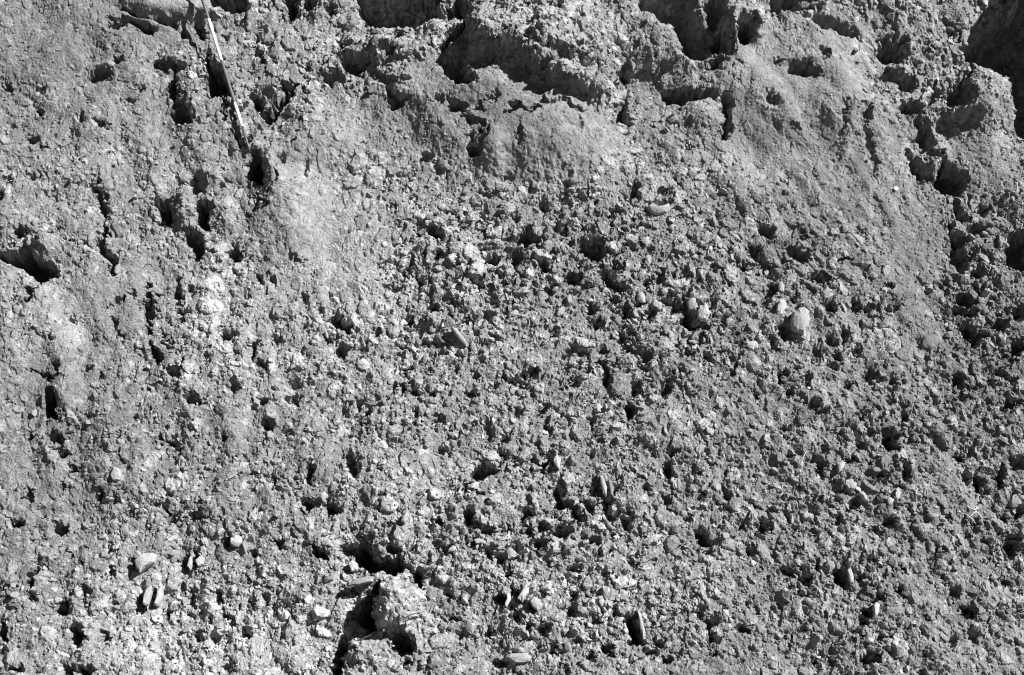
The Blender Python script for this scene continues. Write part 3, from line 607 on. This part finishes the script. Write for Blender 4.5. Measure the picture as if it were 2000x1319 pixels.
def rot_to_face(nrm, spin, tilt_x, tilt_y):
    """rotation matrices (n,3,3): spin about z, tilted, then z onto face normal"""
    cz, sz = np.cos(spin), np.sin(spin)
    Rz = np.zeros((len(spin), 3, 3)); Rz[:, 0, 0] = cz; Rz[:, 0, 1] = -sz; Rz[:, 1, 0] = sz; Rz[:, 1, 1] = cz; Rz[:, 2, 2] = 1
    Rx = np.zeros_like(Rz); c, s = np.cos(tilt_x), np.sin(tilt_x)
    Rx[:, 0, 0] = 1; Rx[:, 1, 1] = c; Rx[:, 1, 2] = -s; Rx[:, 2, 1] = s; Rx[:, 2, 2] = c
    Ry = np.zeros_like(Rz); c, s = np.cos(tilt_y), np.sin(tilt_y)
    Ry[:, 1, 1] = 1; Ry[:, 0, 0] = c; Ry[:, 0, 2] = s; Ry[:, 2, 0] = -s; Ry[:, 2, 2] = c
    B = np.stack([U, V, N], 1)
    return B[None] @ Rz @ Rx @ Ry
def spin_field(x, r):
    base = np.where(x < 1150, math.radians(68), math.radians(130))
    return base + r.normal(0, .6, x.shape)
def scatter(n, smin, smax, power, r, thr):
    x = r.uniform(-120, 2120, n); y = r.uniform(-100, 1400, n)
    m = mask(x + 22 * perlin(x / 60, y / 60, 71), y + 22 * perlin(x / 60, y / 60, 72))
    clump = .55 + .9 * perlin(x / 75, y / 75, 73) + .5 * perlin(x / 28, y / 28, 74)
    keep = r.random(n) < np.clip((m - thr) * clump, 0, 1)
    x, y = x[keep], y[keep]
    s = smin * (1 - r.random(len(x)) * (1 - (smin / smax) ** power)) ** (-1 / power)
    return x, y, s
def place(x, y, s, r, sink):
    u, v = to_face(x, y)
    h = np.minimum(sample(Hm, u, v), sample(BS, u, v) + .02)
    pos = CEN + U * u[:, None] + V * v[:, None] + N * (h + s * S * sink)[:, None]
    R = rot_to_face(None, spin_field(x, r), r.normal(0, .5, len(x)), r.normal(0, .5, len(x)))
    return pos, R
def merged(x, y, s, protos, r, sink, toneb):
    pos, R = place(x, y, s, r, sink)
    which = r.integers(0, len(protos), len(x))
    cs, fs, ts, base = [], [], [], 0
    tn = np.clip(toneb * tone_field(x, y) ** .6 * r.normal(.92, .2, len(x)), .5, 1.45)
    for k, (pv, pf) in enumerate(protos):
        q = np.where(which == k)[0]
        c = np.einsum('nij,vj->nvi', R[q], pv) * (s[q] * S)[:, None, None] + pos[q][:, None]
        f = pf[None] + (np.arange(len(q)) * len(pv))[:, None, None] + base
        cs.append(c.reshape(-1, 3)); fs.append(f.reshape(-1, 3)); ts.append(np.repeat(tn[q], len(pv)))
        base += len(q) * len(pv)
    return np.concatenate(cs), np.concatenate(fs), np.concatenate(ts)
r1 = np.random.default_rng(5)
x, y, s = scatter(15000, 2.6, 8, 1.9, r1, .12)
c, f, t = merged(x, y, s, SMALL, r1, .1, 1.0)
gravel = link('gravel', np_mesh('gravel', c, f, False, t), M_GRAVEL, bank); tag(gravel, kind='stuff')
n_grit = 16000                                   # loose grit lying everywhere, on the washed earth too
x, y = r1.uniform(-60, 2060, n_grit), r1.uniform(-60, 1380, n_grit)
s = 1.3 * (1 - r1.random(n_grit) * (1 - (1.3 / 4.2) ** 2.2)) ** (-1 / 2.2)
c, f, t = merged(x, y, s, SMALL, r1, .25, 1.12)
grit = link('grit', np_mesh('grit', c, f, False, t), M_GRAVEL, bank); tag(grit, kind='stuff')
x, y, s = scatter(3400, 5.2, 12, 2.0, r1, .3)
order = np.argsort(-s); x, y, s = x[order], y[order], s[order]
inside = (x > 8) & (x < 1992) & (y > 8) & (y < 1311)
pick = np.where(inside)[0][:300]
rest = np.setdiff1d(np.arange(len(x)), pick)
c, f, t = merged(x[rest], y[rest], s[rest], BIG, r1, .05, 1.05)
cob = link('cobbles', np_mesh('cobbles', c, f, False, t), M_GRAVEL, bank); tag(cob, kind='stuff')
big_me = []
for k, (pv, pf) in enumerate(BIG):
    me = np_mesh('stone', pv, pf, False); me.materials.append(M_STONE); big_me.append(me)
pos, R = place(x[pick], y[pick], s[pick], r1, .1)
for k in range(len(pick)):
    o = link('stone', big_me[int(r1.integers(0, len(big_me)))], None, bank)
    mt = Matrix(R[k].tolist()).to_4x4() @ Matrix.Scale(float(s[pick][k] * S), 4)
    mt.translation = Vector(pos[k]); o.matrix_world = mt
print('stones', len(pick), len(rest), 'bank verts', ny * nx)

# stones that stand out, from their outlines
def outline_stone(poly, mat, label, thick=.55, lift=.0, tilt=(0, 0), seed=0, name='stone'):
    r = np.random.default_rng(seed + 500)
    pts = []
    n = len(poly)
    for i in range(n):                          # a few points along each edge, slightly uneven
        a, b = np.array(poly[i], float), np.array(poly[(i + 1) % n], float)
        for t in (0, .5):
            pts.append(a + (b - a) * t + r.normal(0, .3 if t == 0 else 1.1, 2))
    pts = np.array(pts); cen = pts.mean(0)
    ext = min(np.ptp(pts[:, 0]), np.ptp(pts[:, 1]))
    u, v = to_face(pts[:, 0], pts[:, 1]); cu, cv = to_face(cen[0], cen[1]); cu, cv = cu[0], cv[0]
    hh = float(np.mean(sample(BS, u, v)))
    hh = max(hh, float(sample(BS, np.array([cu]), np.array([cv]))[0])) + lift * ext * S
    T = .75 * thick * ext * S
    gx0, gy0 = r.normal(0, .12, 2)
    rings = [(.86, -.9), (1.0, -.1), (.97, .2), (.8, .42), (.4, .52)]
    V3, F = [], []
    m = len(pts)
    for sc, z in rings:
        for i in range(m):
            du, dv = (u[i] - cu) * sc, (v[i] - cv) * sc
            zz = z * T + (r.normal(0, .05) * T if 0 < z < .5 else 0) + (du * gx0 + dv * gy0 if z > 0 else 0) - du * tilt[0] - dv * tilt[1]
            V3.append((du, dv, zz))
    V3.append((0, 0, .57 * T)); V3.append((0, 0, -.9 * T))
    for k in range(len(rings) - 1):
        for i in range(m):
            j = (i + 1) % m
            a, b, c_, d = k * m + i, k * m + j, (k + 1) * m + j, (k + 1) * m + i
            F.append((a, c_, b)); F.append((a, d, c_))
    top, bot = len(rings) * m, len(rings) * m + 1
    L = (len(rings) - 1) * m
    for i in range(m):
        j = (i + 1) % m
        F.append((L + i, top, L + j)); F.append((i, j, bot))
    F = np.array(F)
    A = np.array(V3)
    area = 0.5 * np.sum(u * np.roll(v, -1) - np.roll(u, -1) * v)
    if area > 0: F = F[:, ::-1]
    B = np.stack([U, V, N], 1)
    o = link(name, np_mesh(name, A @ B.T, F, False), mat)
    o.location = CEN + U * cu + V * cv + N * hh
    return tag(o, label, 'stone', 'stones that stand out of the bank')
def ell(cx, cy, rx, ry, n=8, ang=0, seed=0):
    r = np.random.default_rng(seed); c, s = math.cos(math.radians(ang)), math.sin(math.radians(ang))
    out = []
    for i in range(n):
        t = 2 * math.pi * i / n; k = r.uniform(.86, 1.1)
        a, b = rx * k * math.cos(t), ry * k * math.sin(t)
        out.append((cx + a * c + b * s, cy - a * s + b * c))
    return out
outline_stone([(264, 1097), (274, 1085), (287, 1082), (312, 1087), (304, 1101), (288, 1110), (275, 1121), (268, 1112)], M_CHALK, 'largest pale flat angular stone, pointed at its right end, near lower left', .6, .5, (-.1, 0), 1)
outline_stone(ell(1559, 634, 20, 27, 10, 0, 2), M_PALE, 'largest pale rounded cobble of a close pair on the right half of the bank', .8, .2, (0, 0), 2)
outline_stone(ell(1523, 607, 11, 17, 8, -15, 3), M_PALE, 'narrower pale cobble touching the upper left of the largest rounded cobble', .8, .25, (0, 0), 3)
outline_stone([(1519, 556), (1526, 553), (1531, 562), (1529, 575), (1520, 573)], M_PALE, 'small pale upright stone with a dark hollow on its left, above the cobble pair', .9, .3, (0, 0), 4)
outline_stone(ell(1371, 615, 14, 18, 8, -10, 5), M_PALE, 'pale oval cobble above a dark hollow, right of centre', .8, .2, (0, 0), 5)
outline_stone(ell(1351, 599, 10, 12, 7, 0, 6), M_PALE, 'small pale cobble at the upper left of the oval cobble over a hollow', .8, .2, (0, 0), 6)
outline_stone(ell(1466, 680, 12, 10, 8, 10, 7), M_PALE, 'pale lumpy stone bedded in smooth earth below left of the cobble pair', .6, .1, (0, 0), 7)
outline_stone([(1262, 408), (1272, 400), (1284, 408), (1306, 402), (1311, 408), (1302, 419), (1284, 422), (1270, 418)], M_PALE, 'pale crescent-shaped slab jutting out at the top edge of the gravel', .9, .5, (.0, -.3), 8)
outline_stone([(854, 660), (862, 654), (876, 656), (885, 666), (878, 674), (862, 673)], M_DARK, 'dark grey smooth cobble in the middle of the pale gravel', .45, .0, (.25, .25), 9)
outline_stone([(882, 648), (892, 649), (916, 676), (912, 682), (898, 670)], M_PALE, 'thin pale sloping slab just right of the dark grey cobble', .8, .1, (.3, 0), 10)
outline_stone([(218, 930), (226, 914), (238, 922), (236, 940), (224, 943)], M_PALE, 'pale angular stone with a pointed top, above the largest pale flat stone', .7, .25, (.1, .1), 11)
outline_stone([(449, 1050), (458, 1044), (472, 1047), (473, 1060), (464, 1067), (451, 1064)], M_PALE, 'squarish pale stone right of the largest pale flat stone', .8, .2, (0, 0), 12)
outline_stone([(362, 1104), (366, 1086), (372, 1080), (373, 1098), (369, 1111)], M_STONE, 'thin upright splinter of stone right of the largest pale flat stone', 1.0, .6, (.4, 0), 13)
outline_stone([(378, 1092), (388, 1081), (396, 1086), (395, 1100), (384, 1104)], M_PALE, 'small pale block beside the thin upright splinter', .8, .25, (.1, .1), 14)
outline_stone([(278, 1180), (284, 1150), (293, 1142), (294, 1156), (288, 1180)], M_PALE, 'left one of two upright leaf-shaped slabs near the lower left', 1.0, .5, (.4, 0), 15)
outline_stone([(299, 1180), (306, 1152), (316, 1142), (315, 1164), (308, 1182)], M_PALE, 'right one of two upright leaf-shaped slabs near the lower left', 1.0, .5, (.4, 0), 16)
outline_stone([(224, 1160), (232, 1150), (243, 1156), (240, 1166), (228, 1170)], M_PALE, 'pale rounded stone left of the two upright leaf-shaped slabs', .7, .2, (.1, .1), 17)
outline_stone([(681, 1102), (690, 1096), (700, 1104), (699, 1117), (688, 1120)], M_PALE, 'white egg-shaped stone at the left lip of the big dark cavity', .9, .5, (.1, .1), 18)
outline_stone([(684, 1150), (692, 1138), (722, 1131), (735, 1133), (732, 1143), (704, 1150)], M_STONE, 'long flat slab projecting below the big dark cavity', 1.0, 1.1, (.1, .5), 19)
outline_stone([(1609, 1106), (1614, 1096), (1626, 1099), (1628, 1112), (1618, 1121)], M_PALE, 'pale block at the upper left of a dark pocket, lower right', .8, .4, (0, .1), 20)
outline_stone([(1655, 1114), (1662, 1108), (1668, 1128), (1665, 1146), (1660, 1138)], M_PALE, 'pale sliver along the right lip of a dark pocket, lower right', .9, .4, (.2, 0), 21)
outline_stone([(1701, 1188), (1709, 1178), (1716, 1184), (1712, 1200), (1703, 1208)], M_PALE, 'pale upright slab with a triangular shadow on its left, lower right', 1.0, .7, (.3, 0), 22)
outline_stone(ell(1738, 981, 7, 9, 8, 0, 23), M_PALE, 'round pale pebble, left of the pair of pale pebbles on the right', .8, .4, (0, 0), 23)
outline_stone(ell(1752, 966, 6, 13, 8, -6, 24), M_PALE, 'tall oval pale pebble, right of the pair of pale pebbles on the right', .9, .5, (0, 0), 24)
outline_stone([(1677, 964), (1684, 961), (1692, 972), (1692, 981), (1684, 976)], M_PALE, 'pale tooth-shaped stone left of the pair of pale pebbles', .9, .5, (.2, 0), 25)
outline_stone([(1634, 906), (1644, 900), (1652, 904), (1646, 916), (1636, 926)], M_PALE, 'pale tapering stone in the stony cluster at the right', .8, .3, (0, 0), 26)
outline_stone(ell(1660, 947, 12, 14, 8, 10, 27), M_STONE, 'large rounded stone in the middle of the stony cluster at the right', .8, .3, (0, 0), 27)
outline_stone([(1080, 900), (1088, 888), (1096, 898), (1092, 920), (1084, 910)], M_PALE, 'pale leaning slab with a shadow on its left, at lower centre', .9, .5, (.3, 0), 28)
outline_stone([(1170, 930), (1176, 930), (1186, 954), (1184, 972), (1178, 966)], M_PALE, 'long thin upright slab standing in the stony knoll at lower centre', 1.0, .7, (.3, 0), 29)
outline_stone([(1188, 936), (1193, 934), (1200, 952), (1199, 972), (1193, 966)], M_STONE, 'second thin slab right of the long upright slab at lower centre', 1.0, .5, (.3, 0), 30)
outline_stone([(986, 1180), (990, 1160), (996, 1156), (998, 1180), (994, 1190)], M_PALE, 'leftmost of three white upright slabs at the bottom centre', 1.0, .6, (.3, 0), 31)
outline_stone([(1010, 1172), (1022, 1152), (1034, 1148), (1032, 1162), (1020, 1180)], M_PALE, 'middle one of three white upright slabs at the bottom centre', 1.0, .6, (.3, 0), 32)
outline_stone([(1034, 1176), (1042, 1166), (1056, 1172), (1060, 1188), (1050, 1196), (1040, 1188)], M_PALE, 'broad rightmost of three white upright slabs at the bottom centre', .9, .5, (.2, 0), 33)
outline_stone([(1244, 1196), (1250, 1194), (1256, 1220), (1262, 1250), (1256, 1252), (1250, 1230)], M_PALE, 'long pale blade of stone along the right lip of a dark cleft at the bottom', .9, .8, (.3, 0), 34)
outline_stone(ell(1090, 1269, 8, 7, 7, 0, 35), M_PALE, 'white pebble near the bottom edge below the three upright slabs', .9, .5, (0, 0), 35)
outline_stone([(988, 1284), (998, 1276), (1030, 1276), (1038, 1282), (1034, 1292), (1004, 1296)], M_PALE, 'broad pale flat stone at the bottom edge, centre', .8, .2, (0, .1), 36)
outline_stone([(784, 1024), (792, 1008), (801, 1001), (800, 1014), (792, 1028)], M_PALE, 'pale leaning slab above the right end of the big dark cavity', 1.0, .6, (.3, 0), 37)
outline_stone([(925, 1056), (936, 1054), (952, 1060), (948, 1066), (930, 1066)], M_PALE, 'pale wedge of stone above a dark pocket at lower centre', .9, .5, (0, .2), 38)
outline_stone([(988, 1080), (992, 1070), (1006, 1078), (1016, 1088), (1004, 1092), (992, 1094)], M_STONE, 'grey triangular slab right of the pale wedge at lower centre', .6, .3, (0, .1), 39)

# ---------------------------------------------------------------- the ranging pole
def ray_point(x, y, yworld):
    d = FWD + U * ((x - PW / 2) / FPX) + UPV * ((PH / 2 - y) / FPX)
    return EYE + d * ((yworld - EYE[1]) / d[1])
base = face_point(490, 300, .02)
rest_pt = face_point(400, 28, .09)
axis_d = rest_pt - base
top_y = base[1] + axis_d[1]
topd = ray_point(410, 46, base[1] + axis_d[1] * (254 / 272))
ax_dir = (topd - base); ax_len = np.linalg.norm(ax_dir); ax_dir = ax_dir / ax_len
pole = bpy.data.objects.new('ranging_pole', None)
scene.collection.objects.link(pole)
pole.location = base
pole.rotation_euler = Vector(ax_dir).to_track_quat('Z', 'Y').to_euler()
tag(pole, 'slender ranging pole with dark and white bands leaning on the bank', 'ranging pole')
def tube(name, prof, mat, parent, seg=20):
    V3, F = [], []
    for z, r in prof:
        for i in range(seg):
            t = 2 * math.pi * i / seg; V3.append((r * math.cos(t), r * math.sin(t), z))
    for k in range(len(prof) - 1):
        for i in range(seg):
            j = (i + 1) % seg; F.append((k * seg + i, k * seg + j, (k + 1) * seg + j, (k + 1) * seg + i))
    me = bpy.data.meshes.new(name); me.from_pydata(V3, [], F + [tuple(range(seg))[::-1], tuple(range((len(prof) - 1) * seg, len(prof) * seg))])
    for p in me.polygons: p.use_smooth = len(p.vertices) == 4
    return link(name, me, mat, parent)
# photo lengths along the pole (px from its foot) scaled to the built pole
mpp = ax_len / math.hypot(490 - 410, 300 - 46)
R = .0115
tube('steel_shoe', [(-.03, .002), (.03, .007), (.06, R * .8), (46 * mpp, R * .85)], M_RED, pole)
marks = [46, 96, 186, 276, 366, 456, 546]
for k in range(6):
    a, b = marks[k] * mpp, marks[k + 1] * mpp
    tube('white_band' if k % 2 == 0 else 'dark_band', [(a + .0005, R * .98), (a + .002, R), (b - .002, R), (b - .0005, R * .98)], M_WHITE if k % 2 == 0 else M_RED, pole)

# ---------------------------------------------------------------- twigs, roots, peg
def strand(name, pts, rad, mat, label, cat, lifts, group=None, taper=.5):
    P3 = [Vector(face_point(px_, py_, l_)) for (px_, py_), l_ in zip(pts, lifts)]
    o0 = P3[0].copy()
    # smooth in between
    Q = []
    n = len(P3)
    for i in range(n - 1):
        p0, p1, p2, p3 = P3[max(i - 1, 0)], P3[i], P3[i + 1], P3[min(i + 2, n - 1)]
        for t in (0, .25, .5, .75):
            Q.append(.5 * ((2 * p1) + (p2 - p0) * t + (2 * p0 - 5 * p1 + 4 * p2 - p3) * t * t + (3 * p1 - p0 - 3 * p2 + p3) * t ** 3))
    Q.append(P3[-1])
    V3, F, seg = [], [], 6
    for i, q in enumerate(Q):
        d = (Q[min(i + 1, len(Q) - 1)] - Q[max(i - 1, 0)]).normalized()
        a = d.cross(Vector(N)).normalized(); b = d.cross(a)
        r = rad * (1 - (1 - taper) * i / (len(Q) - 1)) * random.uniform(.9, 1.1)
        for k in range(seg):
            t = 2 * math.pi * k / seg; V3.append(q - o0 + a * r * math.cos(t) + b * r * math.sin(t))
    for i in range(len(Q) - 1):
        for k in range(seg):
            j = (k + 1) % seg; F.append((i * seg + k, i * seg + j, (i + 1) * seg + j, (i + 1) * seg + k))
    me = bpy.data.meshes.new(name); me.from_pydata(V3, [], F + [tuple(range(seg))[::-1], tuple(range((len(Q) - 1) * seg, len(Q) * seg))])
    o = link(name, me, mat); o.location = o0
    return tag(o, label, cat, group)
strand('twig', [(786, 1217), (808, 1208), (833, 1199)], .0055, M_TWIG, 'dark twig poking out of the pale lump below the big cavity', 'twig', (-.01, .05, .09))
strand('twig', [(692, 1258), (716, 1250), (744, 1238)], .0055, M_TWIG, 'dark strand lying left of the lower cavity near the bottom edge', 'twig', (.0, .04, .04))  # thin dark strand laid along a dark line on the face
strand('twig', [(938, 286), (948, 272), (961, 259)], .006, M_TWIG, 'short dark stick standing at the round hole in the smooth earth', 'twig', (-.01, .03, .05))
strand('root', [(1576, 880), (1568, 895), (1566, 912), (1572, 935)], .0022, M_ROOT, 'thin pale hanging root above the stony cluster at the right', 'root', (-.004, .02, .03, .0))
strand('root', [(1444, 982), (1462, 992), (1476, 998)], .002, M_ROOT, 'thin pale root lying across earth left of the stony cluster', 'root', (0, .012, 0))
strand('root', [(676, 1300), (682, 1282), (692, 1276)], .0018, M_ROOT, 'thin dry stem at the bottom edge beside the dark cleft', 'root', (-.004, .02, .02))
strand('root', [(1560, 990), (1568, 984), (1578, 986)], .0018, M_ROOT, 'tiny curled pale root left of the pale pebbles', 'root', (0, .012, 0))
strand('root', [(1690, 1262), (1668, 1308), (1720, 1310)], .002, M_ROOT, 'thin pale root near the bottom edge at lower right', 'root', (0, .015, 0))
def disc():  # round white dot modelled as a disc on a shaft
    root = bpy.data.objects.new('white_disc', None); scene.collection.objects.link(root)
    root.location = face_point(1747, 374, .0)
    root.rotation_euler = Vector(N).to_track_quat('Z', 'Y').to_euler()
    tag(root, 'small round white peg set in smooth earth at the upper right', 'disc')
    tube('head', [(.012, .011), (.013, .0155), (.018, .0155), (.020, .012)], M_WHITE, root)
    tube('shaft', [(-.06, .003), (.0118, .004)], M_STEEL, root, 8)
disc()
for k, (a, b, c, lab) in enumerate([((1890, 988), (1902, 996), (1912, 990), 'upper white strand added for the bright specks at the right edge'),
                                    ((1896, 1008), (1906, 1000), (1920, 1012), 'middle white strand added for the bright specks at the right edge'),
                                    ((1886, 1002), (1898, 1016), (1910, 1026), 'lower white strand added for the bright specks at the right edge')]):
    strand('root', [a, b, c], .003, M_WHITE, lab, 'root', (0, .02, .004), 'added white strands at the right')  # strands added in place of bright white specks
